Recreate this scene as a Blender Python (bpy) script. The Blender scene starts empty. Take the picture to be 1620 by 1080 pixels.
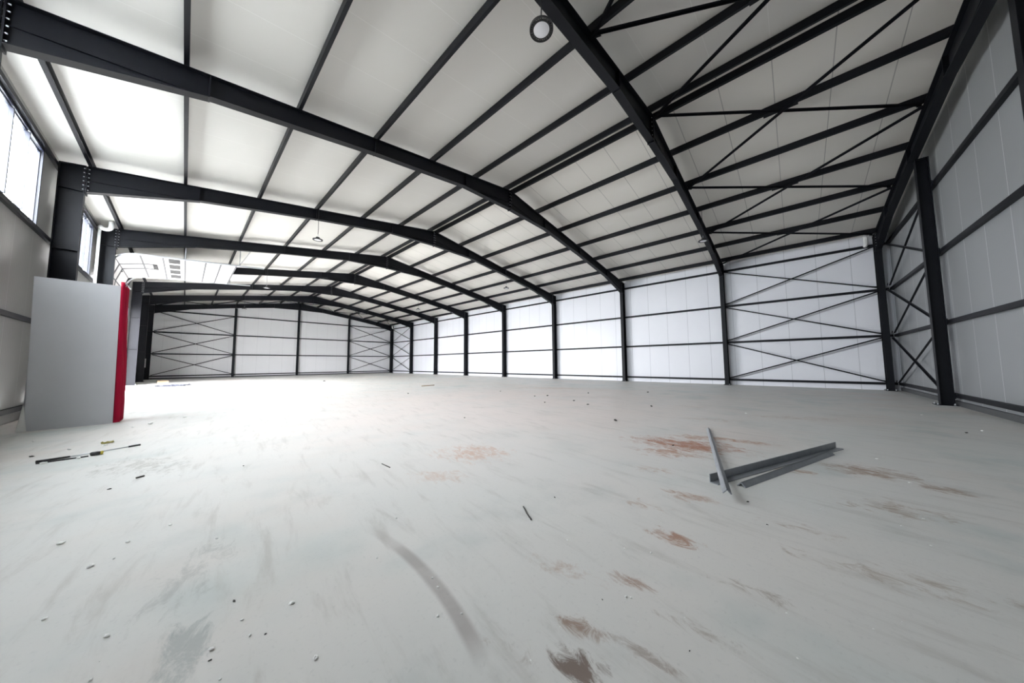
import bpy, bmesh, math, random
from mathutils import Vector, Matrix
random.seed(7)
PI = math.pi
scene = bpy.context.scene
COL = scene.collection

# ------------------------------------------------------------------ helpers
class MB:
    """collects shapes in world coordinates, then links them as ONE mesh object"""
    def __init__(s): s.v = []; s.f = []
    def add(s, vs, fs):
        o = len(s.v); s.v += [tuple(v) for v in vs]; s.f += [tuple(i + o for i in f) for f in fs]; return s
    def box(s, x0, x1, y0, y1, z0, z1):
        return s.add([(x0,y0,z0),(x1,y0,z0),(x1,y1,z0),(x0,y1,z0),(x0,y0,z1),(x1,y0,z1),(x1,y1,z1),(x0,y1,z1)],
                     [(0,3,2,1),(4,5,6,7),(0,1,5,4),(1,2,6,5),(2,3,7,6),(3,0,4,7)])
    def loft(s, a, b):
        n = len(a); vs = list(a) + list(b)
        fs = [tuple(range(n))[::-1], tuple(range(n, 2*n))] + [(i, (i+1) % n, n+(i+1) % n, n+i) for i in range(n)]
        return s.add(vs, fs)
    def xz(s, poly, y0, y1):        # polygon in x-z pushed along y
        return s.loft([(x, y0, z) for x, z in poly], [(x, y1, z) for x, z in poly])
    def bar(s, p, q, prof, up=(0,0,1)):   # profile (u,v) swept p->q ; v along up
        p = Vector(p); q = Vector(q); d = (q-p).normalized(); up = Vector(up)
        u = d.cross(up).normalized(); v = u.cross(d).normalized()
        return s.loft([p+u*a+v*b for a, b in prof], [q+u*a+v*b for a, b in prof])
    def tube(s, pts, r, n=10, closed=True):
        pts = [Vector(p) for p in pts]; rings = []; prev = None
        for i, p in enumerate(pts):
            d = (pts[min(i+1, len(pts)-1)] - pts[max(i-1, 0)]).normalized()
            if prev is None:
                a = Vector((0,0,1)) if abs(d.z) < .9 else Vector((1,0,0))
                u = d.cross(a).normalized()
            else:
                u = (prev - d*prev.dot(d)).normalized()
            prev = u; w = d.cross(u); rr = r[i] if isinstance(r, (list, tuple)) else r
            rings.append([p + (u*math.cos(2*PI*k/n) + w*math.sin(2*PI*k/n))*rr for k in range(n)])
        vs = [v for rg in rings for v in rg]; fs = []
        for i in range(len(pts)-1):
            for k in range(n):
                fs.append((i*n+k, i*n+(k+1) % n, (i+1)*n+(k+1) % n, (i+1)*n+k))
        if closed:
            fs.append(tuple(range(n))[::-1]); fs.append(tuple(range((len(pts)-1)*n, len(pts)*n)))
        return s.add(vs, fs)
    def lathe(s, c, prof, n=32):    # prof list of (r,z) about vertical axis at c
        vs = []; fs = []
        for r, z in prof:
            for k in range(n):
                vs.append((c[0]+r*math.cos(2*PI*k/n), c[1]+r*math.sin(2*PI*k/n), c[2]+z))
        for i in range(len(prof)-1):
            for k in range(n):
                fs.append((i*n+k, i*n+(k+1) % n, (i+1)*n+(k+1) % n, (i+1)*n+k))
        fs.append(tuple(range(n))[::-1]); fs.append(tuple(range((len(prof)-1)*n, len(prof)*n)))
        return s.add(vs, fs)
    def build(s, name, m, parent=None, base=None, smooth=False):
        o3 = base if base is not None else (parent_base(parent) if parent else Vector((0,0,0)))
        me = bpy.data.meshes.new(name)
        me.from_pydata([tuple(Vector(v) - o3) for v in s.v], [], s.f)
        bm = bmesh.new(); bm.from_mesh(me); bmesh.ops.recalc_face_normals(bm, faces=bm.faces); bm.to_mesh(me); bm.free()
        if smooth:
            for p in me.polygons: p.use_smooth = True
        me.materials.append(m)
        o = bpy.data.objects.new(name, me); COL.objects.link(o)
        if parent: o.parent = parent
        else: o.location = o3
        return o

def parent_base(p):
    v = Vector((0,0,0))
    while p is not None:
        v += Vector(p.location); p = p.parent
    return v
def tag(o, label, cat, group=None, kind='thing'):
    o['label'] = label; o['category'] = cat; o['kind'] = kind
    if group: o['group'] = group
    return o
def thing(name, label, cat, loc, group=None):
    o = bpy.data.objects.new(name, None); COL.objects.link(o); o.location = loc
    o.empty_display_size = .2
    return tag(o, label, cat, group)
def struct(o, label=None, cat=None):
    o['kind'] = 'structure'
    if label: o['label'] = label
    if cat: o['category'] = cat
    return o
def link_copy(o, parent, loc):
    c = o.copy(); COL.objects.link(c); c.parent = parent; c.location = loc; return c
ORD = ['', 'first', 'second', 'third', 'fourth', 'fifth', 'sixth', 'seventh', 'eighth', 'ninth']

# ------------------------------------------------------------------ materials
class NT:
    def __init__(s, name):
        s.m = bpy.data.materials.new(name); s.m.use_nodes = True
        s.t = s.m.node_tree; s.b = s.t.nodes['Principled BSDF']; s.out = s.t.nodes['Material Output']
    def n(s, typ, **kw):
        nd = s.t.nodes.new(typ)
        for k, v in kw.items(): setattr(nd, k, v)
        return nd
    def l(s, a, b): s.t.links.new(a, b)
    def val(s, sock, x):
        if hasattr(x, 'is_linked'): s.l(x, sock)
        else: sock.default_value = x
    def math(s, op, a, b=0.0, c=None, clamp=False):
        nd = s.n('ShaderNodeMath', operation=op); nd.use_clamp = clamp
        s.val(nd.inputs[0], a); s.val(nd.inputs[1], b)
        if c is not None: s.val(nd.inputs[2], c)
        return nd.outputs[0]
    def mix(s, fac, a, b, blend='MIX'):
        nd = s.n('ShaderNodeMix', data_type='RGBA', blend_type=blend)
        s.val(nd.inputs[0], fac); s.val(nd.inputs[6], a); s.val(nd.inputs[7], b); return nd.outputs[2]
    def smooth(s, x, lo, hi, a=0.0, b=1.0):
        nd = s.n('ShaderNodeMapRange', interpolation_type='SMOOTHSTEP')
        s.val(nd.inputs[0], x); nd.inputs[1].default_value = lo; nd.inputs[2].default_value = hi
        nd.inputs[3].default_value = a; nd.inputs[4].default_value = b; return nd.outputs[0]
    def noise(s, vec, scale, detail=3, rough=.55, dist=0.0):
        nd = s.n('ShaderNodeTexNoise'); s.l(vec, nd.inputs['Vector'])
        nd.inputs['Scale'].default_value = scale; nd.inputs['Detail'].default_value = detail
        nd.inputs['Roughness'].default_value = rough; nd.inputs['Distortion'].default_value = dist
        return nd.outputs['Fac']
    def pos(s): return s.n('ShaderNodeNewGeometry').outputs['Position']
    def xyz(s, v):
        nd = s.n('ShaderNodeSeparateXYZ'); s.l(v, nd.inputs[0]); return nd.outputs
    def mapping(s, v, loc=(0,0,0), rot=(0,0,0), scale=(1,1,1), typ='POINT'):
        nd = s.n('ShaderNodeMapping', vector_type=typ); s.l(v, nd.inputs[0])
        nd.inputs[1].default_value = loc; nd.inputs[2].default_value = rot; nd.inputs[3].default_value = scale
        return nd.outputs[0]
    def bump(s, h, strength, dist=.01):
        nd = s.n('ShaderNodeBump'); s.l(h, nd.inputs['Height']); nd.inputs['Strength'].default_value = strength
        nd.inputs['Distance'].default_value = dist; s.l(nd.outputs[0], s.b.inputs['Normal'])
    def set(s, **kw):
        for k, v in kw.items(): s.val(s.b.inputs[k.replace('_', ' ')], v)
        return s

def plain(name, col, rough=.5, metal=0.0, var=.12, nscale=6.0, spec=.5):
    t = NT(name); p = t.pos(); f = t.noise(p, nscale, 4)
    c = t.mix(f, tuple(x*(1-var) for x in col)+(1,), tuple(min(1, x*(1+var)) for x in col)+(1,))
    t.set(Base_Color=c, Roughness=rough, Metallic=metal, Specular_IOR_Level=spec); return t.m

def seam_dist(t, x, period, offset):
    u = t.math('DIVIDE', t.math('SUBTRACT', x, offset), period)
    fr = t.math('FRACT', u); d = t.math('MINIMUM', fr, t.math('SUBTRACT', 1.0, fr))
    return t.math('MULTIPLY', d, period)

def panel(name, col, axis, offset, period, seam_col, seam_w, rib=.0985, rough=.38, rib_strength=.25, dirt=.06, spec=.5):
    t = NT(name); p = t.pos(); ax = t.xyz(p)[axis]
    f = t.noise(p, .35, 4, .6)
    c = t.mix(f, tuple(x*(1-dirt) for x in col)+(1,), tuple(min(1, x*(1+dirt*.5)) for x in col)+(1,))
    d = seam_dist(t, ax, period, offset)
    m = t.smooth(d, seam_w*.4, seam_w, 1.0, 0.0)
    c = t.mix(m, c, seam_col+(1,))
    t.set(Base_Color=c, Roughness=rough, Specular_IOR_Level=spec)
    w = t.math('SINE', t.math('MULTIPLY', ax, 2*PI/rib))
    w = t.smooth(w, -.2, .4)
    h = t.math('SUBTRACT', t.math('MULTIPLY', w, .12), t.math('MULTIPLY', m, 1.0))
    t.bump(h, rib_strength, .006)
    return t.m

M = {}
M['steel'] = plain('dark_painted_steel', (.005, .0058, .009), .5, 0, .15, 2.5, .25)
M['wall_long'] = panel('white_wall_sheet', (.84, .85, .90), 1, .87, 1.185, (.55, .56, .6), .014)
M['wall_window'] = panel('window_wall_sheet', (.27, .27, .258), 1, .4, 1.185, (.4, .4, .4), .014, rib_strength=.5, rough=.3)  # white sheet darkened evenly: the wall's backlit shade is put into its colour
M['wall_gable'] = panel('gable_wall_sheet', (.33, .345, .355), 0, .68, 1.19, (.66, .68, .68), .012)  # greyed to carry the unlit gable's shade; pale seams paint in light at joints
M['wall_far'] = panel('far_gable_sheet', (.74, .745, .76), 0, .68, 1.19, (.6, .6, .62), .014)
M['roof_fine'] = panel('roof_sheet_fine', (.66, .645, .61), 1, .82, 1.158, (.72, .71, .68), .01, rib=.12, rough=.5, rib_strength=.12)
M['roof_seam'] = panel('roof_sheet_seamed', (.75, .725, .68), 1, .82, 1.158, (.40, .39, .37), .014, rib=.2, rough=.5, rib_strength=.06)
M['galv'] = plain('galvanised_steel', (.55, .57, .6), .35, .6, .1, 8)
M['bolt'] = plain('zinc_bolt', (.42, .44, .46), .4, .4, .1, 20)
M['alu'] = plain('window_aluminium', (.022, .024, .04), .4, .0, .05, 5)
M['white_panel'] = plain('white_door_sheet', (.60, .585, .575), .4, 0, .03, 1.5)
M['seal'] = plain('dark_rubber_seal', (.08, .08, .085), .6, 0, .1, 8)
M['dark_glass'] = plain('dark_acrylic_pane', (.10, .10, .10), .15, 0, .1, 3)
M['board'] = plain('white_board', (.62, .63, .66), .5, 0, .05, 2.2)
M['pvc'] = plain('white_pvc', (.78, .78, .78), .35, 0, .04, 4)
M['black'] = plain('black_housing', (.02, .02, .022), .4, 0, .1, 8)
M['lens'] = plain('frosted_lens', (.85, .85, .88), .3, 0, .02, 4)
M['chip'] = plain('white_plaster', (.92, .92, .90), .8, 0, .05, 30)
M['darkbit'] = plain('dark_scrap', (.05, .045, .04), .7, 0, .2, 30)
M['film'] = plain('dark_plastic_film', (.05, .055, .075), .25, 0, .3, 3)
M['card'] = plain('brown_cardboard', (.42, .30, .2), .8, 0, .08, 6)
M['greyblock'] = plain('grey_slab', (.45, .46, .45), .8, 0, .08, 6)
M['yellow'] = plain('yellow_plastic', (.55, .45, .05), .5, 0, .1, 20)
M['wrapper'] = plain('olive_wrapper', (.30, .26, .07), .45, 0, .3, 30)
M['kerb'] = plain('dark_base_flashing', (.085, .088, .092), .5, 0, .08, 3)
M['outdoor'] = plain('pale_outdoor_concrete', (.34, .34, .335), .8, 0, .05, 1)
M['grout'] = plain('pale_grout', (.6, .6, .6), .8, 0, .1, 10)
M['mill'] = plain('bare_angle_steel', (.30, .315, .335), .4, .35, .25, 9)

def red_cloth():
    t = NT('crimson_cloth'); p = t.pos()
    c = t.mix(t.noise(p, 3, 3), (.42, .005, .035, 1), (.28, .003, .025, 1))
    t.set(Base_Color=c, Roughness=.7, Specular_IOR_Level=.15); return t.m
M['red'] = red_cloth()

def glass():
    t = NT('clear_window_glass'); t.t.nodes.remove(t.b)
    tr = t.n('ShaderNodeBsdfTransparent'); tr.inputs[0].default_value = (.93, .96, .97, 1)
    gl = t.n('ShaderNodeBsdfGlossy'); gl.inputs['Roughness'].default_value = .02
    mx = t.n('ShaderNodeMixShader'); mx.inputs[0].default_value = .06
    t.l(tr.outputs[0], mx.inputs[1]); t.l(gl.outputs[0], mx.inputs[2]); t.l(mx.outputs[0], t.out.inputs[0]); return t.m
M['glass'] = glass()

def floor_mat():
    t = NT('stained_concrete'); p = t.pos()
    big = t.noise(p, .22, 4, .6); mid = t.noise(p, 1.1, 5, .65); fine = t.noise(p, 38, 3, .6)
    base = t.mix(t.smooth(big, .35, .65), (.64, .65, .63, 1), (.68, .66, .63, 1))
    base = t.mix(t.math('MULTIPLY', t.smooth(mid, .5, .75), .45), base, (.46, .485, .475, 1))
    # greenish cast in patches of curing compound
    g = t.smooth(t.noise(p, .55, 3, .6), .5, .72)
    base = t.mix(t.math('MULTIPLY', g, .5), base, (.49, .56, .545, 1))
    # warm dusty patches
    w = t.smooth(t.noise(t.mapping(p, (3, 7, 0)), .3, 4, .65), .5, .7)
    base = t.mix(t.math('MULTIPLY', w, .45), base, (.64, .565, .515, 1))
    # pale pinkish dust carried in around the middle of the hall
    dv = t.n('ShaderNodeVectorMath', operation='LENGTH'); t.l(t.mapping(t.mapping(p, loc=(-9.5, -10.5, 0)), scale=(1/9, 1/9, 0)), dv.inputs[0])
    dm = t.math('MULTIPLY', t.smooth(dv.outputs['Value'], .2, 1.1, 1, 0), t.smooth(t.noise(p, .7, 4, .6), .25, .6, .5, .9))
    base = t.mix(dm, base, (.76, .68, .645, 1))
    # smeared scuffs running one way across the slab
    ps = t.mapping(t.mapping(p, rot=(0, 0, math.radians(8))), scale=(5.0, .8, 1))
    streak = t.noise(ps, 1.3, 6, .68, .4)
    base = t.mix(t.math('MULTIPLY', t.smooth(streak, .50, .74), .36), base, (.36, .335, .30, 1))
    # speckle
    base = t.mix(t.math('MULTIPLY', t.smooth(fine, .55, .8), .25), base, (.33, .34, .33, 1))
    # rust stains: centre x,y, half lengths, turn, cut, colour, amount
    stains = [
        (7.75, 4.45, 1.2, .62, -75, .42, (.40, .175, .10), .95), (8.45, 4.3, .9, .32, -72, .46, (.42, .21, .12), .8),
        (7.1, 4.55, .7, .4, -70, .47, (.44, .23, .145), .8), (8.6, 3.7, .6, .25, -75, .48, (.42, .22, .13), .7),
        (7.85, 2.55, .62, .42, -70, .44, (.29, .185, .12), .8), (7.55, 2.05, .34, .2, -80, .45, (.27, .17, .11), .75),
        (6.6, 2.5, .7, .4, -70, .50, (.33, .25, .19), .7), (7.3, 3.2, .45, .2, -75, .48, (.36, .2, .12), .7),
        (5.2, 2.75, .9, .3, -80, .52, (.32, .25, .19), .6), (5.6, 3.1, .5, .2, -80, .53, (.33, .24, .18), .6),
        (4.78, 3.88, .30, .16, -80, .46, (.37, .20, .13), .9), (5.65, 3.95, .34, .2, -75, .47, (.38, .22, .145), .8),
        (5.2, 4.2, .4, .16, -75, .51, (.40, .25, .17), .7), (6.2, 4.5, .5, .2, -72, .51, (.43, .26, .18), .7),
        (4.11, 3.92, .22, .10, -80, .47, (.33, .2, .14), .75), (4.5, 3.38, .24, .12, -82, .48, (.25, .19, .14), .7),
        (4.0, 3.55, .3, .1, -84, .50, (.27, .2, .15), .6),
        (3.62, 3.98, .18, .09, -78, .43, (.27, .165, .11), .8), (3.44, 3.88, .19, .11, -72, .40, (.17, .12, .095), .9),
        (3.69, 3.68, .24, .06, -84, .46, (.27, .2, .16), .6), (3.95, 4.25, .4, .14, -78, .49, (.4, .26, .19), .55),
        (3.3, 4.15, .25, .1, -75, .50, (.3, .24, .2), .5),
        (5.2, 6.7, .9, .7, -60, .47, (.58, .38, .29), .75), (4.3, 6.3, .6, .35, -60, .48, (.56, .40, .32), .6),
        (15.5, 12.5, 4.0, .8, -60, .48, (.48, .33, .24), .6), (13.0, 9.0, 2.2, .6, -60, .50, (.45, .36, .3), .5),
        (12.0, 3.2, 1.6, .5, -65, .50, (.38, .27, .2), .55), (10.5, 4.6, 1.2, .4, -65, .50, (.4, .26, .18), .5),
        (1.9, 9.5, 1.2, .6, -70, .48, (.34, .33, .3), .6), (2.3, 6.0, .8, .3, 70, .50, (.33, .34, .33), .45),
        (2.28, 5.25, .36, .12, 80, .40, (.30, .335, .33), .6),
    ]
    rough_n = t.noise(t.mapping(t.mapping(p, rot=(0, 0, math.radians(12))), scale=(3.6, 1.6, 1)), 3.0, 10, .78, .8)
    for cx, cy, a, b, ang, cut, colr, amt in stains:
        r = math.radians(-ang)
        v1 = t.mapping(p, loc=(-cx, -cy, 0)); v2 = t.mapping(v1, rot=(0, 0, r)); v3 = t.mapping(v2, scale=(1/a, 1/b, 0))
        ln = t.n('ShaderNodeVectorMath', operation='LENGTH'); t.l(v3, ln.inputs[0])
        fall = t.smooth(ln.outputs['Value'], .0, 1.9, 1.0, 0.0)
        th = t.math('SUBTRACT', .84, t.math('MULTIPLY', fall, .84-cut+.06))        # stain breaks up towards its rim
        m = t.math('MULTIPLY', t.math('SUBTRACT', rough_n, th), 7.0, clamp=True)
        m = t.math('MULTIPLY', m, amt)
        base = t.mix(m, base, colr+(1,))
    # curved tyre scuff: an arc through three floor points
    def circ(a, b, c):
        ax, ay = a; bx, by = b; cx, cy = c
        d = 2*(ax*(by-cy)+bx*(cy-ay)+cx*(ay-by))
        ux = ((ax*ax+ay*ay)*(by-cy)+(bx*bx+by*by)*(cy-ay)+(cx*cx+cy*cy)*(ay-by))/d
        uy = ((ax*ax+ay*ay)*(cx-bx)+(bx*bx+by*by)*(ax-cx)+(cx*cx+cy*cy)*(bx-ax))/d
        return ux, uy, math.hypot(ax-ux, ay-uy)
    ux, uy, R = circ((3.275, 5.75), (3.325, 5.1), (3.19, 4.25))
    X = t.xyz(p)
    dist = t.math('SQRT', t.math('ADD', t.math('POWER', t.math('SUBTRACT', X[0], ux), 2), t.math('POWER', t.math('SUBTRACT', X[1], uy), 2)))
    off = t.math('ABSOLUTE', t.math('SUBTRACT', dist, R))
    band = t.smooth(off, .02, .055, 1, 0)
    yr = t.math('MULTIPLY', t.smooth(X[1], 4.15, 4.4), t.smooth(X[1], 5.1, 5.85, 1, 0))
    side = t.smooth(X[0], 2.6, 2.8)
    band = t.math('MULTIPLY', t.math('MULTIPLY', band, yr), side)
    band = t.math('MULTIPLY', band, t.smooth(mid, .3, .6, .35, .8))
    base = t.mix(band, base, (.36, .33, .315, 1))
    rg = t.math('ADD', .42, t.math('MULTIPLY', mid, .22))
    t.set(Base_Color=base, Roughness=rg, Specular_IOR_Level=.4)
    h = t.math('ADD', t.math('MULTIPLY', fine, .3), t.math('MULTIPLY', streak, .5))
    t.bump(h, .18, .004)
    return t.m
M['floor'] = floor_mat()

# ------------------------------------------------------------------ layout numbers (metres)
W = 23.4; HX = W/2; SL = .1545; ZE = 7.14
YF = [.05 + 6.0*i - (0 if i == 0 else 0) for i in range(9)]
YF = [.05, 6.01, 12.014, 18.02, 24.03, 30.035, 36.04, 42.05, 48.02]
def zt(x): return ZE + SL*(x if x <= HX else W - x)            # top of rafter
PD = .20                                                        # purlin depth
def zr(x): return zt(x) + PD + .006                             # underside of roof sheet
XL, XR = -.53, 23.92                                            # wall faces
YN, YB = -.35, 48.37
GZ = [.30, 2.455, 4.58, 6.69]                                   # girt heights

# ------------------------------------------------------------------ setting
struct(MB().box(XL-.1, XR+.1, YN-.1, YB+.1, -.2, 0).build('floor', M['floor']))
struct(MB().box(-90, XL-.1, -60, 110, -.25, -.04).build('ground', M['outdoor']))
def slope(x0, x1, m):
    mb = MB(); z0, z1 = zr(x0), zr(x1)
    mb.xz([(x0, z0), (x1, z1), (x1, z1+.08), (x0, z0+.08)], YN-.2, YB+.2)
    return struct(mb.build('ceiling', m))
slope(XL-.2, HX, M['roof_fine']); slope(HX, XR+.2, M['roof_seam'])
# window wall with its openings
WINS = [(6.93, 11.07), (12.93, 17.07), (19.24, 23.38)]  # first window is out of view, added to light the middle of the floor
DOORS = [(24.28, 29.45, 5.2), (30.45, 35.72, 5.2)]
def ztop(x): return zr(x) + .02
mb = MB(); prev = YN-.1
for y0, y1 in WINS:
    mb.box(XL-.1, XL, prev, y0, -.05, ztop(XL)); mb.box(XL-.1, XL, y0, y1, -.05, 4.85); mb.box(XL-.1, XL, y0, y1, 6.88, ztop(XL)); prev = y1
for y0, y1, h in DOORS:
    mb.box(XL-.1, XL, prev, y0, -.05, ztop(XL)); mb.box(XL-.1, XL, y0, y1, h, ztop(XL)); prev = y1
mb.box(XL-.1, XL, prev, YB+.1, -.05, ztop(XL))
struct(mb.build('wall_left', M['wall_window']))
struct(MB().box(XR, XR+.1, YN-.1, YB+.1, -.05, ztop(XR)).build('wall_right', M['wall_long']))
def gable(name, y0, y1, m):
    mb = MB(); mb.xz([(XL, -.05), (XR, -.05), (XR, ztop(XR)), (HX, ztop(HX)), (XL, ztop(XL))], y0, y1)
    return struct(mb.build(name, m))
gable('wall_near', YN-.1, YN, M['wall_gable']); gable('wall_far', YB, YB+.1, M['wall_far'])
struct(MB().box(XL, XR, YN, YN+.07, 0, .14).build('baseboard_near', M['kerb']))
struct(MB().box(XL, XR, YB-.07, YB, 0, .14).build('baseboard_far', M['kerb']))
struct(MB().box(XR-.03, XR, YN, YB, 0, .05).build('baseboard_right', M['wall_long']))

# windows
def window(n, y0, y1):
    r = bpy.data.objects.new('window_%d' % n, None); COL.objects.link(r); r.location = (XL, (y0+y1)/2, 4.85); struct(r)
    z0, z1 = 4.85, 6.88; xf0, xf1 = XL-.085, XL+.015
    fr = MB(); t = .05
    fr.box(xf0, xf1, y0, y1, z0, z0+t); fr.box(xf0, xf1, y0, y1, z1-t, z1)
    fr.box(xf0, xf1, y0, y0+t, z0+t, z1-t); fr.box(xf0, xf1, y1-t, y1, z0+t, z1-t)
    fr.build('window_frame', M['alu'], r)
    w = (y1-y0-2*t)/4
    for k in range(4):
        a = y0+t+k*w; b = a+w; xx = XL-.03 if k in (1, 2) else XL-.06; s = .028
        o = .02
        sh = MB(); sh.box(xx-.012, xx+.012, a, b, z0+t, z0+t+s+.01); sh.box(xx-.012, xx+.012, a, b, z1-t-s, z1-t)
        dp = .055 if k in (1, 2) else .03; sh.box(xx-dp, xx+dp, a, a+s, z0+t+s, z1-t-s); sh.box(xx-dp, xx+dp, b-s, b, z0+t+s, z1-t-s)
        sash = sh.build('sash', M['alu'], r)
        MB().box(xx-.003, xx+.003, a+s, b-s, z0+t+s, z1-t-s).build('glass_pane', M['glass'], sash)
for i, (a, b) in enumerate(WINS): window(i+1, a, b)
# plain lined doorway beyond the sectional door
y0, y1, h = DOORS[1]
d2 = MB(); d2.box(XL-.12, XL+.02, y0-.06, y0, 0, h+.06); d2.box(XL-.12, XL+.02, y1, y1+.06, 0, h+.06); d2.box(XL-.12, XL+.02, y0, y1, h, h+.06)
struct(d2.build('door_2', M['alu']))

# ------------------------------------------------------------------ portal frames
FW = .20
def bolt_mesh():
    mb = MB()
    n = 6
    for a, b in ((-.055, -.03), (.03, .055)):
        A = [(a,   .0135*math.cos(2*PI*k/n), .0135*math.sin(2*PI*k/n)) for k in range(n)]
        B = [(b, y, z) for _, y, z in A]; mb.loft(A, B)
    mb.box(-.03, .03, -.006, .006, -.006, .006)
    return mb
BOLT = bolt_mesh().build('bolt', M['bolt']); bolt_used = [False]
def add_bolt(parent, pos, base):
    if not bolt_used[0]:
        bolt_used[0] = True; BOLT.parent = parent; BOLT.location = Vector(pos) - base; return BOLT
    return link_copy(BOLT, parent, Vector(pos) - base)
ANCH = MB().lathe((0,0,0), [(.022, 0), (.022, .018), (.012, .018), (.012, .05)], 8).build('anchor_bolt', M['bolt']); anch_used = [False]
def add_anchor(parent, pos, base):
    if not anch_used[0]:
        anch_used[0] = True; ANCH.parent = parent; ANCH.location = Vector(pos) - base; return ANCH
    return link_copy(ANCH, parent, Vector(pos) - base)

def portal_column(i, side, label, group):
    Y = YF[i]; slim = (side == 'L' and i == 5)
    if side == 'L': xi, xo, s = (0.0, -.45, 1)
    else: xi, xo, s = (W, W+.4, -1)
    if slim: xi = -.2
    loc = Vector(((xi+xo)/2, Y, 0)); t = thing('steel_column', label, 'column', loc, group)
    zi = zt(0) - .02; zo = zi - SL*abs(xo-xi)
    mb = MB(); f = .014
    hi = zi if not slim else 6.3
    mb.box(min(xi, xi-s*f), max(xi, xi-s*f), Y-FW/2, Y+FW/2, .025, hi)
    mb.box(min(xo, xo+s*f), max(xo, xo+s*f), Y-FW/2, Y+FW/2, .025, zo)
    mb.xz([(xi-s*f, .025), (xo+s*f, .025), (xo+s*f, zo), (xi-s*f, hi)], Y-.005, Y+.005)
    if slim:
        mb.xz([(xi, 5.3), (0, 6.2), (0, zi), (xi, zi)], Y-.05, Y+.05)
    mb.build('shaft', M['steel'], t)
    MB().box(min(xi, xo)-.06, max(xi, xo)+.06, Y-.16, Y+.16, 0, .025).build('base_plate', M['steel'], t)
    cp = MB(); cp.xz([(xi, zi), (xo, zo), (xo, zo+.014), (xi, zi+.014)], Y-FW/2, Y+FW/2); cp.build('cap_plate', M['steel'], t)
    for z in ((6.36, 4.6, 2.45) if side == 'L' else (6.36,)):
        mb = MB(); a, b = sorted((xi-s*f, xo+s*f)); mb.box(a, b, Y-FW/2+.005, Y+FW/2-.005, z-.006, z+.006)
        mb.build('stiffener', M['steel'], t)
    for dx in (min(xi, xo)-.03, max(xi, xo)+.03):
        for dy in (-.12, .12): add_anchor(t, (dx, Y+dy, .025), loc)
    return t

def rafter(i, side, label, group):
    Y = YF[i]; X = (lambda x: x) if side == 'L' else (lambda x: W-x)
    loc = Vector((X(HX/2), Y, zt(HX/2)-.5)); t = thing('steel_rafter', label, 'rafter', loc, group)
    K = [(.03, .42), (2.3, .485), (5.8, .44), (9.2, .50), (HX-.012, .52)]
    f = .014
    mb = MB(); xa, xb = K[0][0], K[-1][0]
    mb.xz([(X(xa), zt(xa)), (X(xb), zt(xb)), (X(xb), zt(xb)-f), (X(xa), zt(xa)-f)], Y-FW/2, Y+FW/2)
    for (x0, d0), (x1, d1) in zip(K, K[1:]):
        z0, z1 = zt(x0)-d0, zt(x1)-d1
        wd = FW/2 if (x0 >= 2.2 and x1 <= 9.3) else .035
        mb.xz([(X(x0), z0), (X(x1), z1), (X(x1), z1+f), (X(x0), z0+f)], Y-wd, Y+wd)
        mb.xz([(X(x0), z0+f), (X(x1), z1+f), (X(x1), zt(x1)-f), (X(x0), zt(x0)-f)], Y-.005, Y+.005)
    mb.build('beam', M['steel'], t)
    def haunch(name, xs, ds, xe, de):     # wedge from shallow (xs) to deep (xe)
        h = MB(); zs, ze = zt(xs)-ds, zt(xe)-de
        deep_main = .42 if xe < 1 else .52
        h.xz([(X(xs), zs), (X(xe), zt(xe)-deep_main), (X(xe), ze)], Y-.005, Y+.005)
        h.xz([(X(xs), zs), (X(xe), ze), (X(xe), ze-f), (X(xs), zs-f)], Y-FW/2, Y+FW/2)
        return h.build(name, M['steel'], t)
    haunch('eave_haunch', 2.3, .485, .03, .77); haunch('ridge_haunch', 9.2, .50, HX-.012, .82)
    for nm, x, d in (('splice_plate', 5.8, .44), ('splice_plate', 2.3, .49), ('splice_plate', 9.2, .505)):
        MB().box(X(x)-.012, X(x)+.012, Y-FW/2, Y+FW/2, zt(x)-d-.012, zt(x)-.012).build(nm, M['steel'], t)
    a, b = sorted((X(.012), X(.034)))
    MB().box(a, b, Y-FW/2, Y+FW/2, zt(0)-.85, zt(0)-.02).build('end_plate', M['steel'], t)
    a, b = sorted((X(HX-.016), X(HX)))
    MB().box(a, b, Y-FW/2, Y+FW/2, zt(HX)-.88, zt(HX)-.01).build('end_plate', M['steel'], t)
    if i <= 6:
        for k in range(6):
            for dy in (-.065, .065):
                add_bolt(t, (X(.012), Y+dy, 6.43+k*.125), loc)
        if side == 'L':
            for k in range(6):
                for dy in (-.065, .065):
                    add_bolt(t, (X(HX), Y+dy, zt(HX)-.80+k*.14), loc)
    return t

for i in range(9):
    if i == 0: lab = 'dark steel corner column where windowless long wall meets dim nearest gable wall'
    elif i == 8: lab = 'dark steel corner column where windowless long wall meets far gable wall'
    else: lab = 'dark steel column against windowless long wall, %s beyond the nearest braced corner' % ORD[i]
    portal_column(i, 'R', lab, 'columns along the windowless long wall')
LW = {2: 'dark steel column on window wall in front of the first big window', 3: 'dark steel column on window wall between the two bright windows',
      4: 'dark steel column on window wall beside the raised white door and the downpipe', 5: 'slim dark steel column just past the raised white door, behind red curtain',
      6: 'dark steel column on window wall just past the bright doorway strip', 7: 'dark steel column on window wall, last before the far corner',
      8: 'dark steel corner column where window wall meets far gable wall'}
for i in range(2, 9): portal_column(i, 'L', LW[i], 'columns along the window wall')
for i in range(9):
    for side in 'LR':
        if i == 0 and side == 'L': continue
        wl = 'window-wall' if side == 'L' else 'windowless-wall'
        if i == 0: lab = 'dark tapered steel rafter running along top of dim nearest gable wall'
        elif i == 8: lab = 'dark steel rafter on top of far gable wall, %s half' % wl
        else: lab = 'dark tapered steel rafter, %s half of the %s frame from the nearest gable' % (wl, ORD[i+1])
        rafter(i, side, lab, 'haunched roof rafters')

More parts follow.
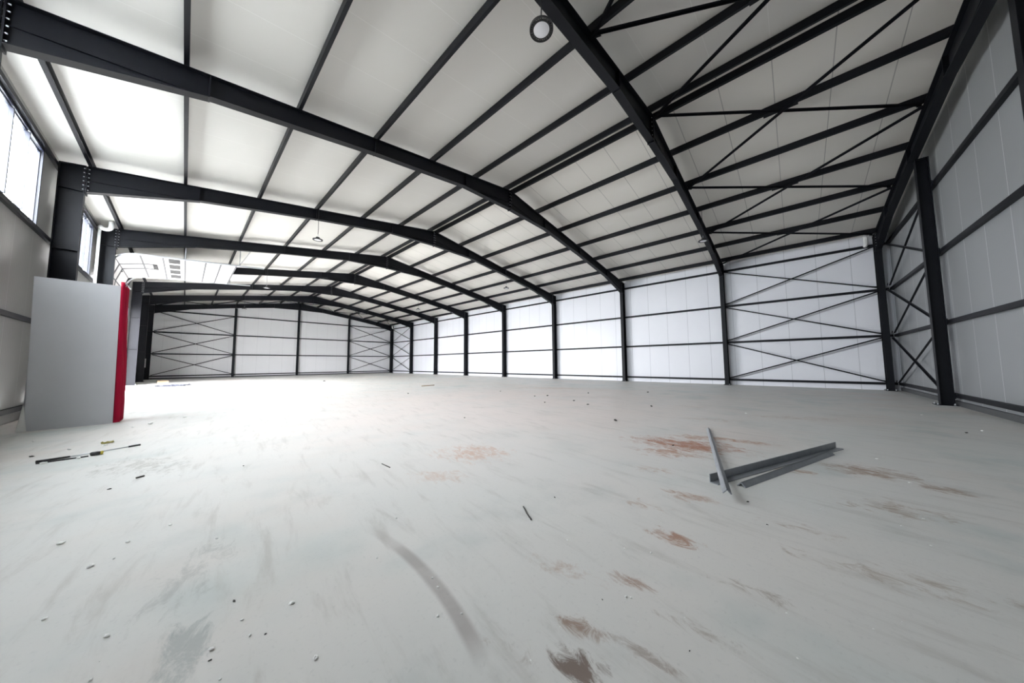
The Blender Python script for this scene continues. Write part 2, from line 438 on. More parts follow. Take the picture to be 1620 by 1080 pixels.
# purlins : one line each over all frames
def purlin(x, label):
    z = zt(x); mb = MB(); th = .006; w = .075
    # C section, web on the window side
    nx = SL if x < HX else -SL
    def P(a, b): return (x + a - nx*b*0.0, z + b + (SL*a if x < HX else -SL*a))
    prof = [P(-w/2, 0), P(w/2, 0), P(w/2, .022), P(w/2-th, .022), P(w/2-th, th), P(-w/2+th, th), P(-w/2+th, PD-th), P(w/2-th, PD-th), P(w/2-th, PD-.022), P(w/2, PD-.022), P(w/2, PD), P(-w/2, PD)]
    # split in convex pieces
    mb.xz([P(-w/2, 0), P(w/2, 0), P(w/2, th), P(-w/2, th)], YF[0]-.1, YF[8]+.1)
    mb.xz([P(-w/2, PD-th), P(w/2, PD-th), P(w/2, PD), P(-w/2, PD)], YF[0]-.1, YF[8]+.1)
    mb.xz([P(-w/2, th), P(-w/2+th, th), P(-w/2+th, PD-th), P(-w/2, PD-th)], YF[0]-.1, YF[8]+.1)
    mb.xz([P(w/2-th, th), P(w/2, th), P(w/2, .022), P(w/2-th, .022)], YF[0]-.1, YF[8]+.1)
    o = mb.build('roof_purlin', M['steel'], base=Vector((x, 24, z)))
    return tag(o, label, 'purlin', 'roof purlins')
PX = [.07, 1.95, 3.9, 5.85, 7.8, 9.75, 11.5]
for k, x in enumerate(PX):
    e = 'window-wall'
    nm = ['dark steel eave purlin along top of window wall'] + ['dark steel roof purlin, %s above the window-wall eave purlin' % ORD[j] for j in range(1, 6)] + ['dark ridge purlin, the one of the close pair toward window wall']
    purlin(x, nm[k])
for k, x in enumerate(PX):
    nm = ['dark steel eave purlin along top of windowless long wall'] + ['dark steel roof purlin, %s above the windowless-wall eave purlin' % ORD[j] for j in range(1, 6)] + ['dark ridge purlin, the one of the close pair toward windowless wall']
    purlin(W-x, nm[k])

# girts
def girt(x0, x1, y0, y1, z, label):
    h = .055; th = .006
    mb = MB()
    mb.box(x0, x1, y0, y1, z-h, z-h+th); mb.box(x0, x1, y0, y1, z+h-th, z+h)
    if abs(x1-x0) < abs(y1-y0):
        xm = x0 if x0 > 10 else x1 - th
        mb.box(xm, xm+th, y0, y1, z-h+th, z+h-th)
    else:
        ym = y1-th if y0 < 10 else y0
        mb.box(x0, x1, ym, ym+th, z-h+th, z+h-th)
    o = mb.build('wall_girt', M['steel'], base=Vector(((x0+x1)/2, (y0+y1)/2, z)))
    return tag(o, label, 'girt', 'horizontal wall girts')
LV = ['lowest', 'second from floor', 'third from floor', 'topmost']
for z, l in zip(GZ, LV): girt(W+.402, XR-.004, YN+.15, YB-.15, z, 'thin dark girt along windowless long wall, %s' % l)
for z, l in zip(GZ, LV): girt(XL+.03, XR-.03, YN+.004, YN+.11, z, 'dark girt along dim nearest gable wall, %s' % l)
for z, l in zip(GZ, LV): girt(XL+.03, XR-.03, YB-.11, YB-.004, z, 'thin dark girt along far gable wall, %s' % l)
girt(XL+.004, XL+.078, YN+.15, 24.1, 4.77, 'dark sill girt under the two bright windows')
girt(XL+.004, XL+.078, YN+.15, 24.1, 2.47, 'dark girt on window wall below window height, behind grey board')
girt(XL+.004, XL+.078, YN+.15, 24.1, .30, 'dark base girt low on window wall near the floor')
girt(XL+.004, XL+.078, YN+.15, 30.2, 6.955, 'dark head girt above the two bright windows')
girt(XL+.004, XL+.078, 35.9, YB-.15, 2.47, 'dark girt on window wall by the far corner')

# gable posts
def gable_post(x, near, label):
    y0, y1 = (YN+.115, .02) if near else (YB-.36, YB-.115)
    ztp = zt(x) - (.46 if abs(x-HX) > 1 else .85) - .02
    loc = Vector((x, (y0+y1)/2, 0)); t = thing('gable_post', label, 'column', loc, 'gable wall posts')
    mb = MB(); f = .014
    mb.box(x-.1, x+.1, y0, y0+f, .025, ztp); mb.box(x-.1, x+.1, y1-f, y1, .025, ztp); mb.box(x-.006, x+.006, y0+f, y1-f, .025, ztp)
    mb.build('shaft', M['steel'], t)
    ya, yb = (y0-.04, y1+.1) if near else (y0-.1, y1+.04)
    MB().box(x-.2, x+.2, ya, yb, .006, .025).build('base_plate', M['steel'], t)
    MB().box(x-.23, x+.23, ya-.02, yb+.02, 0, .006).build('grout_pad', M['grout'], t)
    MB().box(x-.1, x+.1, y0, y1, ztp, ztp+.015).build('cap_plate', M['steel'], t)
    for dx in (-.15, .15):
        for yy in ((y0+.02, y1+.06) if near else (y0-.06, y1-.02)): add_anchor(t, (x+dx, yy, .025), loc)
    if near:
        for z in GZ:
            MB().box(x-.19, x-.1, y0-.0, y0+.008, z-.09, z+.09).build('girt_cleat', M['steel'], t)
gable_post(17.55, True, 'dark steel post on dim gable wall nearest the corner, white bolts at its foot')
gable_post(11.7, True, 'dark steel post in middle of dim nearest gable wall, mostly cut by frame edge')
gable_post(5.85, False, 'dark steel post on far gable wall, nearest the window wall')
gable_post(11.7, False, 'dark steel post in the middle of far gable wall under the ridge')
gable_post(17.55, False, 'dark steel post on far gable wall, nearest the windowless long wall')

# X bracing
ANG = [(-.03, -.03), (.03, -.03), (.03, -.022), (-.022, -.022), (-.022, .03), (-.03, .03)]
def angle_bar(mb, p, q, up, w=.06, th=.008):
    a = w/2
    mb.bar(p, q, [(-a, -a), (a, -a), (a, -a+th), (-a, -a+th)], up)
    mb.bar(p, q, [(-a, -a+th), (-a+th, -a+th), (-a+th, a), (-a, a)], up)
def xbrace(p00, p01, p10, p11, nrm, label, group, gus=.0, w=.06):
    """p00 bottom-start p01 top-start p10 bottom-end p11 top-end"""
    P = [Vector(p) for p in (p00, p01, p10, p11)]; c = sum(P, Vector())/4; n = Vector(nrm)
    t = thing('cross_brace', label, 'brace', c, group)
    for a, b, o in ((P[0], P[3], .0), (P[1], P[2], -w-.004)):
        mb = MB(); angle_bar(mb, a+n*o, b+n*o, n, w); mb.build('brace_bar', M['steel'], t)
    e1 = (P[2]-P[0]).normalized(); e2 = n.cross(e1).normalized()
    if gus:
        mb = MB(); g = c - n*.10
        q = [g+e1*gus-e2*.075, g+e1*gus+e2*.075, g-e1*gus+e2*.075, g-e1*gus-e2*.075]
        mb.loft(q, [v+n*.008 for v in q]); mb.build('gusset_plate', M['steel'], t)
    for a, sx in ((P[0], 1), (P[1], 1), (P[2], -1), (P[3], -1)):
        mb = MB(); ez = (c-a).normalized()
        q = [a-e1*sx*.02-e2*.04, a-e1*sx*.02+e2*.04, a+ez*.16+e2*.025, a+ez*.16-e2*.025]
        mb.loft(q, [v+n*.008 for v in q]); mb.build('end_gusset', M['steel'], t)
    return t
LVL = ['lowest', 'middle', 'uppermost']
def wall_x(axis, const, a, b, nrm, where, group):
    for k in range(3):
        z0, z1 = GZ[k]+.10, GZ[k+1]-.10
        if axis == 'x': pts = [(const, a, z0), (const, a, z1), (const, b, z0), (const, b, z1)]
        else:
            pts = [(a, const, z0), (a, const, z1), (b, const, z0), (b, const, z1)]
        xbrace(*pts, nrm, '%s dark cross brace on %s' % (LVL[k], where), group)
wall_x('x', W+.2, YF[0]+.13, YF[1]-.13, (-1, 0, 0), 'windowless long wall in the bay nearest the dim gable', 'wall cross braces')
wall_x('x', W+.2, YF[7]+.13, YF[8]-.13, (-1, 0, 0), 'windowless long wall in the bay at far corner', 'wall cross braces')
wall_x('y', -.1, 17.68, W-.05, (0, 1, 0), 'dim nearest gable wall', 'wall cross braces')
wall_x('y', YB-.24, .1, 5.72, (0, -1, 0), 'far gable wall next to window wall', 'wall cross braces')
wall_x('y', YB-.24, 17.68, W-.05, (0, -1, 0), 'far gable wall next to windowless wall', 'wall cross braces')
NOD = [.06, 3.9, 7.8, 11.7, 15.6, 19.5, 23.34]
SN = ['', 'uppermost', 'middle', 'lowest']
for bay in (0, 7):
    wh = 'nearest' if bay == 0 else 'farthest'
    for k in range(6):
        if bay == 0 and k < 1: continue
        x0, x1 = NOD[k], NOD[k+1]; y0, y1 = YF[bay]+.12, YF[bay+1]-.12; d = .11
        if k < 3: n = Vector((SL, 0, -1)).normalized(); rank = ['lowest', 'middle', 'uppermost'][k]; sd = 'window-wall'
        else: n = Vector((-SL, 0, -1)).normalized(); rank = ['uppermost', 'middle', 'lowest'][k-3]; sd = 'windowless-wall'
        pts = [(x0, y0, zt(x0)-d), (x1, y0, zt(x1)-d), (x0, y1, zt(x0)-d), (x1, y1, zt(x1)-d)]
        xbrace(*pts, n, '%s roof cross brace in %s roof bay on %s slope' % (rank, wh, sd), 'roof cross braces', gus=.38)

# ------------------------------------------------------------------ high bay lamps
def lamp(x, y, label):
    z = 6.65; top = zt(x)
    t = thing('pendant_lamp', label, 'lamp', (x, y, z), 'round high bay lamps')
    h = MB(); h.lathe((x, y, z), [(.125, .0), (.13, .03), (.10, .05), (.075, .06), (.07, .11), (.03, .125)], 32); h.build('housing', M['black'], t)
    rg = MB()
    R0, R1 = .128, .19
    n = 48
    for r0, r1, z0, z1 in ((.128, .142, -.012, .02), (.176, .19, -.012, .02)):
        vs = []
        for k in range(n):
            c, s_ = math.cos(2*PI*k/n), math.sin(2*PI*k/n)
            vs += [(x+r0*c, y+r0*s_, z+z0), (x+r1*c, y+r1*s_, z+z0), (x+r1*c, y+r1*s_, z+z1), (x+r0*c, y+r0*s_, z+z1)]
        fs = []
        for k in range(n):
            j = (k+1) % n
            for e in range(4): fs.append((k*4+e, k*4+(e+1) % 4, j*4+(e+1) % 4, j*4+e))
        rg.add(vs, fs)
    for k in range(28):
        a = 2*PI*k/28; c, s_ = math.cos(a), math.sin(a)
        rg.bar((x+.138*c, y+.138*s_, z+.004), (x+.18*c, y+.18*s_, z+.004), [(-.011, -.012), (.011, -.012), (.011, .012), (-.011, .012)])
    rg.build('heat_sink_ring', M['black'], t)
    MB().lathe((x, y, z), [(.124, .002), (.126, -.006), (.09, -.014), (.03, -.018)], 32).build('lens', M['lens'], t)
    MB().tube([(x, y, z+.12), (x, y, z+.18), (x+.02, y, z+.2), (x+.02, y, z+.235), (x, y, z+.25)], .007, 8).build('hook', M['galv'], t)
    MB().tube([(x, y, z+.24), (x+.012, y, z+.5), (x, y, z+.9), (x, y, top-.0)], .009, 8).build('cable', M['black'], t)
LP = [(5.85, YF[1]-.2, 'black round pendant lamp nearest the viewer, seen from below, close to a big rafter'),
      (5.85, YF[3]-.2, 'black round pendant lamp over window side, above the raised white door end'),
      (5.85, YF[5]-.3, 'small pendant lamp seen just past the raised white door tip'),
      (5.85, YF[7]-.8, 'tiny distant pendant lamp in front of the far gable wall'),
      (17.55, YF[3]-.15, 'pendant lamp over windowless side, midway down the hall'),
      (17.55, YF[5]-.15, 'small distant pendant lamp over windowless side'),
      (17.55, YF[1]-.22, 'pendant lamp partly hidden at the lower edge of nearest full rafter')]
for a in LP: lamp(*a)

# ------------------------------------------------------------------ raised sectional door
def sectional_door():
    y0, y1 = 24.30, 29.40
    t = thing('sectional_door', 'white sectional door raised under the roof with four dark panes', 'door', (-.3, (y0+y1)/2, 4.9))
    P = [(-.30, 4.85), (-.26, 5.45), (-.08, 6.08), (.63, 6.262), (1.30, 6.313), (2.0, 6.365), (2.71, 6.418), (3.25, 6.459), (3.83, 6.502)]
    th = .045; panels = []
    def nrm(a, b):
        dx, dz = b[0]-a[0], b[1]-a[1]; L = math.hypot(dx, dz); return (dx/L, dz/L), (dz/L, -dx/L)     # along, inside face normal
    for k in range(len(P)-1):
        a, b = P[k], P[k+1]; (ux, uz), (nx, nz) = nrm(a, b); g = .006
        A = (a[0]+ux*g, a[1]+uz*g); B = (b[0]-ux*g, b[1]-uz*g)
        mb = MB(); mb.xz([A, B, (B[0]-nx*th, B[1]-nz*th), (A[0]-nx*th, A[1]-nz*th)], y0, y1)
        panels.append(mb.build('door_panel', M['white_panel'], t))
        mb = MB(); s0 = (b[0]-ux*.03+nx*.012, b[1]-uz*.03+nz*.012); s1 = (b[0]+ux*.03+nx*.012, b[1]+uz*.03+nz*.012)
        mb.xz([s0, s1, (s1[0]-nx*.05, s1[1]-nz*.05), (s0[0]-nx*.05, s0[1]-nz*.05)], y0+.01, y1-.01)
        mb.build('joint_seal', M['seal'], t)
    # four dark panes in the fifth section
    a, b = P[4], P[5]; (ux, uz), (nx, nz) = nrm(a, b)
    for q in range(4):
        c = 24.86 + q*1.22; lo, hi = .17, .54
        q0 = (a[0]+ux*lo+nx*.006, a[1]+uz*lo+nz*.006); q1 = (a[0]+ux*hi+nx*.006, a[1]+uz*hi+nz*.006)
        mb = MB(); mb.xz([q0, q1, (q1[0]-nx*.012, q1[1]-nz*.012), (q0[0]-nx*.012, q0[1]-nz*.012)], c-.44, c+.44)
        pn = mb.build('door_pane', M['dark_glass'], panels[4])
        fr = MB()
        for (l0, l1, ya, yb) in ((lo-.02, lo, c-.46, c+.46), (hi, hi+.02, c-.46, c+.46), (lo, hi, c-.46, c-.44), (lo, hi, c+.44, c+.46)):
            r0 = (a[0]+ux*l0, a[1]+uz*l0); r1 = (a[0]+ux*l1, a[1]+uz*l1)
            fr.xz([(r0[0]+nx*.01, r0[1]+nz*.01), (r1[0]+nx*.01, r1[1]+nz*.01), (r1[0]-nx*.002, r1[1]-nz*.002), (r0[0]-nx*.002, r0[1]-nz*.002)], ya, yb)
        fr.build('pane_frame', M['galv'], panels[4])
    # wicket door outline over the lower sections
    fr = MB()
    def strip(k, l0, l1, ya, yb, m=fr):
        a, b = P[k], P[k+1]; (ux, uz), (nx, nz) = nrm(a, b)
        r0 = (a[0]+ux*l0, a[1]+uz*l0); r1 = (a[0]+ux*l1, a[1]+uz*l1)
        m.xz([(r0[0]+nx*.012, r0[1]+nz*.012), (r1[0]+nx*.012, r1[1]+nz*.012), (r1[0]-nx*.001, r1[1]-nz*.001), (r0[0]-nx*.001, r0[1]-nz*.001)], ya, yb)
    for k in (0, 1, 2):
        L = math.hypot(P[k+1][0]-P[k][0], P[k+1][1]-P[k][1])
        strip(k, 0, L, 25.95, 26.15); strip(k, 0, L, 26.98, 27.18)
    strip(3, 0, .40, 25.95, 26.15); strip(3, 0, .40, 26.98, 27.18)
    fr.build('wicket_frame', M['seal'], t)
    hd = MB(); strip(3, .29, .45, 25.95, 27.18, hd); hd.build('wicket_closer', M['dark_glass'], t)
    k = 1; a, b = P[k], P[k+1]
    (ux, uz), (nx, nz) = nrm(a, b); m_ = (a[0]+ux*.5, a[1]+uz*.5)
    MB().tube([(m_[0]+nx*.0, 27.0, m_[1]+nz*.0), (m_[0]+nx*.07, 27.0, m_[1]+nz*.07), (m_[0]+nx*.07, 26.86, m_[1]+nz*.07)], .016, 8).build('handle', M['black'], t)
    # tracks
    TP = [(-.16, 0.02), (-.16, 5.5)]
    for q in range(1, 9):
        a = q/9*PI/2; TP.append((-.16+.62*(1-math.cos(a)), 5.5+.735*math.sin(a)))
    TP += [(.5, 6.25), (4.95, 6.586)]
    for yy, s in ((y0-.05, 1), (y1+.05, -1)):
        mb = MB()
        for (xa, za), (xb, zb) in zip(TP, TP[1:]):
            mb.bar((xa, yy, za), (xb, yy, zb), [(-.03, -.028), (.03, -.028), (.03, .028), (-.03, .028)], (0, 0, 1) if abs(xb-xa) > .001 else (1, 0, 0))
        mb.build('track', M['galv'], t)
        for x in (2.0, 3.95):
            z = 6.23 + .0755*x
            mb = MB(); mb.box(x-.02, x+.02, yy-.004, yy+.004, z+.03, zt(1.95 if x < 3 else 3.9)+.02); mb.build('track_hanger', M['galv'], t)
    mb = MB(); mb.bar((3.95, y0-.05, 6.56), (4.55, y0-.05, 7.8), [(-.015, -.004), (.015, -.004), (.015, .004), (-.015, .004)], (0, 1, 0)); mb.build('track_hanger', M['galv'], t)
    # torsion shaft behind the lintel
    MB().tube([(-.33, y0-.05, 6.75), (-.33, y1+.05, 6.75)], .03, 12).build('torsion_shaft', M['galv'], t)
    for k in range(2):
        yb = y0 + .4 + k*4.2
        MB().box(XL, -.30, yb-.03, yb+.03, 6.68, 6.82).build('shaft_bracket', M['galv'], t)
    mb = MB()
    for yy in (y0-.05, y1+.05):
        for z in (1.2, 3.2, 5.1): mb.box(XL, -.19, yy-.03, yy+.03, z-.02, z+.02)
    mb.build('track_bracket', M['galv'], t)
sectional_door()

# ------------------------------------------------------------------ downpipes
def arc(c, r, a0, a1, n, f):
    return [f(c[0]+r*math.cos(a0+(a1-a0)*k/n), c[1]+r*math.sin(a0+(a1-a0)*k/n)) for k in range(n+1)]
t = thing('downpipe', 'white plastic downpipe with fat elbow on window wall beside the dark column', 'pipe', (-.40, 23.6, 0))
MB().tube([(-.12, 23.6, 7.3), (-.12, 23.6, 7.12)] + arc((-.26, 7.06), .14, 0, -PI*.75, 10, lambda a, b: (a, 23.6, b)) + [(-.42, 23.6, 7.02)], .075, 16).build('elbow', M['pvc'], t, smooth=True)
MB().tube([(-.40, 23.62, 6.98), (-.40, 23.62, .0)], .045, 12).build('pipe', M['pvc'], t, smooth=True)
def corner_elbow(x, y, dx, label):
    t = thing('roof_drain_elbow', label, 'pipe', (x, y, 6.7), 'white roof drain elbows at the corners')
    MB().tube([(x, y, 7.22), (x, y, 6.95)] + arc((x+dx*.14, 6.86), .14, PI if dx > 0 else 0, PI*1.5 if dx > 0 else -PI*.5, 8, lambda a, b: (a, y, b)) + [(x+dx*.28, y, 6.72)], .075, 16).build('bend', M['pvc'], t, smooth=True)
    MB().tube([(x, y, 7.12), (x, y, 7.05)], .09, 16).build('collar', M['pvc'], t, smooth=True)
corner_elbow(23.56, .38, 1, 'white drain elbow under the eave at the corner by the dim gable')
corner_elbow(23.52, 47.72, 1, 'tiny white drain elbow under the eave at the far corner')

# ------------------------------------------------------------------ booth board and curtain
t = thing('partition_board', 'tall pale grey board standing on the floor in front of window wall', 'board', (.6, 14.68, 0))
MB().loft([(.06, 14.66, .0), (1.17, 14.70, .0), (1.17, 14.73, .0), (.06, 14.69, .0)], [(-.01, 14.66, 3.2), (1.12, 14.70, 3.2), (1.12, 14.73, 3.2), (-.01, 14.69, 3.2)]).build('panel', M['board'], t)
mb = MB()
for (xa, xb, ya) in ((.02, .06, 14.70), (1.10, 1.14, 14.735)):
    mb.box(xa, xb, ya, ya+.04, 0, 3.18)
mb.box(.02, 1.14, 14.71, 14.75, 3.12, 3.16); mb.build('rear_frame', M['galv'], t)
mb = MB(); mb.loft([(-.03, 14.655, 0), (.09, 14.645, 0), (.09, 14.65, 0)], [(.02, 14.655, .55), (.03, 14.65, .54), (.03, 14.655, .54)]); mb.build('peeled_corner', M['chip'], t)
mb = MB()
for yy in (14.9, 15.42): mb.bar((.1, yy, 0), (.1, yy, .0+3.1), [(-.02, -.02), (.02, -.02), (.02, .02), (-.02, .02)], (1, 0, 0))
mb.build('rear_post', M['galv'], t)

t = thing('red_curtain', 'crimson cloth curtain hanging down the edge of pale grey board', 'curtain', (1.2, 15.15, 0))
ny, nz = 60, 26; vs = []; fs = []
for j in range(nz+1):
    z = .015 + (3.3-.015)*j/nz; edge = 1.17 - .05*z/3.2
    for i in range(ny+1):
        u = i/ny; y = 14.70 + .66*u
        amp = .026*(1-.35*j/nz); x = edge + .045 + amp*math.sin(u*2*PI*6.5 + .35*math.sin(z*2)) + .012*math.sin(u*23+z*1.3)
        x += .02*math.sin(z*1.4+.5)*u
        y += .02*math.sin(z*2.1)*u
        if i == 0: x, y = edge - .012, 14.688
        elif i == 1: x, y = edge + .02, 14.686
        vs.append((x, y, z))
n1 = len(vs)
vs += [(x+.006, y, z) for x, y, z in vs]
for j in range(nz):
    for i in range(ny):
        a = j*(ny+1)+i; q = (a, a+1, a+ny+2, a+ny+1); fs.append(q); fs.append(tuple(k+n1 for k in q[::-1]))
for j in range(nz):
    for i in (0, ny):
        a = j*(ny+1)+i; b = a+ny+1; fs.append((a, b, b+n1, a+n1))
for i in range(ny):
    for j in (0, nz):
        a = j*(ny+1)+i; b = a+1; fs.append((a, b, b+n1, a+n1))
MB().add(vs, fs).build('cloth', M['red'], t, smooth=True)
MB().tube([(1.17, 14.71, 3.27), (1.19, 15.42, 3.27)], .016, 10).build('curtain_rod', M['galv'], t, smooth=True)
mb = MB(); mb.tube([(1.19, 14.78, 3.27), (1.14, 14.755, 3.15)], .012, 8); mb.tube([(1.10, 15.42, 3.27), (1.10, 15.42, .0)], .016, 8); mb.tube([(1.10,15.42,3.1),(.1,15.42,3.08)], .012, 8)
mb.build('rod_support', M['galv'], t)

# ------------------------------------------------------------------ steel angles on the floor
def steel_angle(p, q, legs, label, th=.009):
    """legs: two (vector) leg directions with lengths, from the heel line p-q"""
    p = Vector(p); q = Vector(q); mb = MB(); d = (q-p).normalized()
    L = [Vector(l) for l in legs]; ns = []
    for a, b in ((0, 1), (1, 0)):
        v = L[a]; n = L[b].normalized()*th
        A = [p, p+v, p+v+n, p+n]; B = [x+(q-p) for x in A]; mb.loft(A, B)
    base = Vector((p.x, p.y, 0))
    o = mb.build('steel_angle', M['mill'], base=base)
    return tag(o, label, 'angle iron', 'steel angles on the floor')
def floor_dir(p, q):
    d = Vector((q[0]-p[0], q[1]-p[1], 0)).normalized(); return d, Vector((d.y, -d.x, 0))     # along, to its near side
B0, B1 = (6.20, 3.875), (9.02, 2.735)
d, n = floor_dir(B0, B1)
steel_angle((B0[0], B0[1], .001), (B1[0], B1[1], .001), (n*.09, Vector((0, 0, .09))), 'long dark steel angle lying with one leg upright, crossed by another angle')
C0, C1 = (6.285, 3.605), (8.53, 2.815)
d, n = floor_dir(C0, C1); s2 = .046
steel_angle((C0[0], C0[1], s2+.002), (C1[0], C1[1], s2+.002), (n*s2*1.0+Vector((0, 0, -s2)), -n*s2*.9+Vector((0, 0, -s2))), 'shorter dark steel angle lying roof-shaped in front of the upright one')
A0, A1 = (5.67, 3.64), (9.27, 4.43)
d, n = floor_dir(A0, A1); zA0, zA1 = .148, .040
steel_angle((A0[0], A0[1], zA0), (A1[0], A1[1], zA1), (n*.036+Vector((0, 0, -.036)), -n*.036+Vector((0, 0, -.036))), 'long pale steel angle lying across the top of another angle')

# ------------------------------------------------------------------ tools and litter by the window wall
t = thing('steel_rod', 'long thin metal rod on the floor in front of grey board, dark thick end', 'rod', (1.34, 10.96, 0))
MB().tube([(.90, 10.766, .02), (1.15, 10.875, .016)], [.02, .012], 10).build('dark_sleeve', M['black'], t, smooth=True)
MB().tube([(1.13, 10.867, .014), (1.70, 11.115, .012)], .008, 8).build('shaft', M['galv'], t, smooth=True)
MB().tube([(1.66, 11.10, .013), (1.78, 11.152, .013)], .013, 10).build('dark_tip', M['black'], t, smooth=True)
o = MB().box(0, 0.001, 0, .001, 0, .001)
mb = MB(); mb.bar((.91, 10.715, .008), (1.325, 10.75, .008), [(-.012, -.007), (.012, -.007), (.012, .007), (-.012, .007)])
tag(mb.build('flat_bar', M['black'], base=Vector((.91, 10.715, 0))), 'short dark flat bar beside the metal rod, pointing at the black handle', 'bar')
t = thing('tool_handle', 'black tool handle with a yellow end lying beside the metal rod', 'tool', (1.39, 10.77, 0))
MB().tube([(1.335, 10.765, .028), (1.35, 10.766, .03), (1.40, 10.77, .03), (1.425, 10.771, .028)], [.02, .028, .029, .026], 12).build('grip', M['black'], t, smooth=True)
MB().tube([(1.424, 10.771, .028), (1.44, 10.772, .03), (1.452, 10.772, .028)], [.024, .029, .02], 12).build('end_cap', M['yellow'], t, smooth=True)

def lump(name, m, c, size, seed, flat=.5, base=None):
    rnd = random.Random(seed); bm = bmesh.new(); bmesh.ops.create_icosphere(bm, subdivisions=2, radius=1)
    for v in bm.verts:
        k = 1 + rnd.uniform(-.28, .28)
        v.co = Vector((v.co.x*k*size[0]/2, v.co.y*k*size[1]/2, v.co.z*k*size[2]/2))
    zmin = min(v.co.z for v in bm.verts)
    for v in bm.verts: v.co.z -= zmin
    me = bpy.data.meshes.new(name); bm.to_mesh(me); bm.free(); me.materials.append(m)
    o = bpy.data.objects.new(name, me); COL.objects.link(o); o.location = c; return o
def crumple(name, m, c, w, l, hgt, rot, seed, nx=10, ny=10):
    rnd = random.Random(seed); vs = []; fs = []
    for j in range(ny+1):
        for i in range(nx+1):
            x = (i/nx-.5)*w*(1+rnd.uniform(-.06, .06)); y = (j/ny-.5)*l*(1+rnd.uniform(-.06, .06))
            vs.append((x, y, .002 + hgt*rnd.random()**2))
    n1 = len(vs); vs += [(x, y, z+.002) for x, y, z in vs]
    for j in range(ny):
        for i in range(nx):
            a = j*(nx+1)+i; q = (a, a+1, a+nx+2, a+nx+1); fs.append(q[::-1]); fs.append(tuple(k+n1 for k in q))
    for j in range(ny):
        for i in (0, nx):
            a = j*(nx+1)+i; b = a+nx+1; fs.append((a, b, b+n1, a+n1))
    for i in range(nx):
        for j in (0, ny):
            a = j*(nx+1)+i; b = a+1; fs.append((a, b, b+n1, a+n1))
    o = MB().add(vs, fs).build(name, m, base=Vector((0, 0, 0))); o.location = c; o.rotation_euler = (0, 0, rot); return o
tag(crumple('wrapper', M['wrapper'], (1.38, 11.81, 0), .13, .10, .035, .3, 3, 6, 6), 'crumpled olive-yellow wrapper on the floor behind the metal rod', 'wrapper')
tag(crumple('paper_scrap', M['chip'], (1.375, 11.60, 0), .055, .08, .012, .2, 4, 5, 5), 'small white paper scrap beside the olive-yellow wrapper', 'paper')
tag(crumple('plastic_scrap', M['chip'], (1.655, 5.60, 0), .05, .16, .02, -1.1, 9, 6, 10), 'crumpled pale plastic scrap on the floor in the near corner of the window side', 'scrap')
tag(crumple('plastic_film', M['film'], (1.75, 32.9, 0), 1.5, 2.0, .07, -.35, 11, 16, 18), 'dark wrinkled plastic film spread on the bright floor by far doorway', 'plastic sheet')
t = thing('cardboard_box', 'small brown cardboard piece beyond the dark plastic film', 'cardboard', (1.2, 37.6, 0))
MB().box(.93, 1.48, 37.45, 37.75, 0, .17).build('carton', M['card'], t)
mb = MB(); mb.loft([(.93, 37.45, .165), (1.48, 37.45, .165), (1.48, 37.455, .17), (.93, 37.455, .17)], [(.95, 37.28, .21), (1.46, 37.28, .21), (1.46, 37.285, .215), (.95, 37.285, .215)]); mb.build('flap', M['card'], t)
tag(MB().box(-.05, .30, 30.35, 31.3, 0, .09).build('floor_slab_block', M['greyblock'], base=Vector((.1, 30.8, 0))), 'grey low block on the floor at foot of far doorway', 'block')
bx = thing('junction_box', 'small pale electrical box on the far corner column of window wall', 'electrical box', (-.31, 47.86, 1.15))
MB().box(-.38, -.25, 47.78, 47.91, 1.15, 1.98).build('casing', M['greyblock'], bx)
MB().box(-.37, -.26, 47.77, 47.78, 1.18, 1.95).build('cover', M['greyblock'], bx)

# bent wire and thin sticks
def wire(name, pts, r, label, m, cat):
    o = MB().tube(pts, r, 6).build(name, m, base=Vector((pts[0][0], pts[0][1], 0)), smooth=True); return tag(o, label, cat)
WHITE = [(1.037, 11.62, 0.043), (2.195, 6.983, 0.031), (1.651, 7.189, 0.04), (1.989, 6.848, 0.036), (1.855, 6.586, 0.039), (2.016, 5.657, 0.029), (1.779, 6.062, 0.022), (2.361, 5.178, 0.027), (2.675, 4.771, 0.027), (2.677, 5.233, 0.03), (2.492, 5.141, 0.016), (2.478, 5.291, 0.017), (3.167, 5.278, 0.015), (3.315, 4.829, 0.017), (3.295, 4.738, 0.016), (3.176, 4.562, 0.017), (3.271, 4.482, 0.014), (3.51, 5.691, 0.018), (2.444, 6.42, 0.02), (2.006, 5.364, 0.016), (2.016, 5.474, 0.007), (1.947, 6.61, 0.018), (2.377, 4.963, 0.011), (4.214, 4.431, 0.02), (4.477, 3.921, 0.019), (4.404, 4.078, 0.015), (3.967, 3.889, 0.018), (3.979, 3.865, 0.015), (4.036, 3.608, 0.008), (4.427, 3.222, 0.011), (4.13, 3.182, 0.01), (4.745, 2.792, 0.008), (4.586, 2.906, 0.008), (6.176, 2.565, 0.017), (7.609, 2.279, 0.023), (6.137, 3.019, 0.019), (3.322, 4.052, 0.01), (3.555, 4.053, 0.008), (8.619, 2.379, 0.029), (12.378, 0.627, 0.05), (3.847, 3.775, 0.008), (4.577, 4.558, 0.014), (6.467, 2.404, 0.018), (5.897, 2.478, 0.015), (14.41, 0.934, 0.052), (12.028, 4.099, 0.055), (2.28, 14.581, 0.082), (1.759, 13.835, 0.109), (1.526, 13.588, 0.058), (3.541, 22.508, 0.099), (0.976, 10.663, 0.058), (1.251, 10.682, 0.061), (1.041, 11.589, 0.042), (0.476, 12.991, 0.047), (1.383, 11.563, 0.036)]
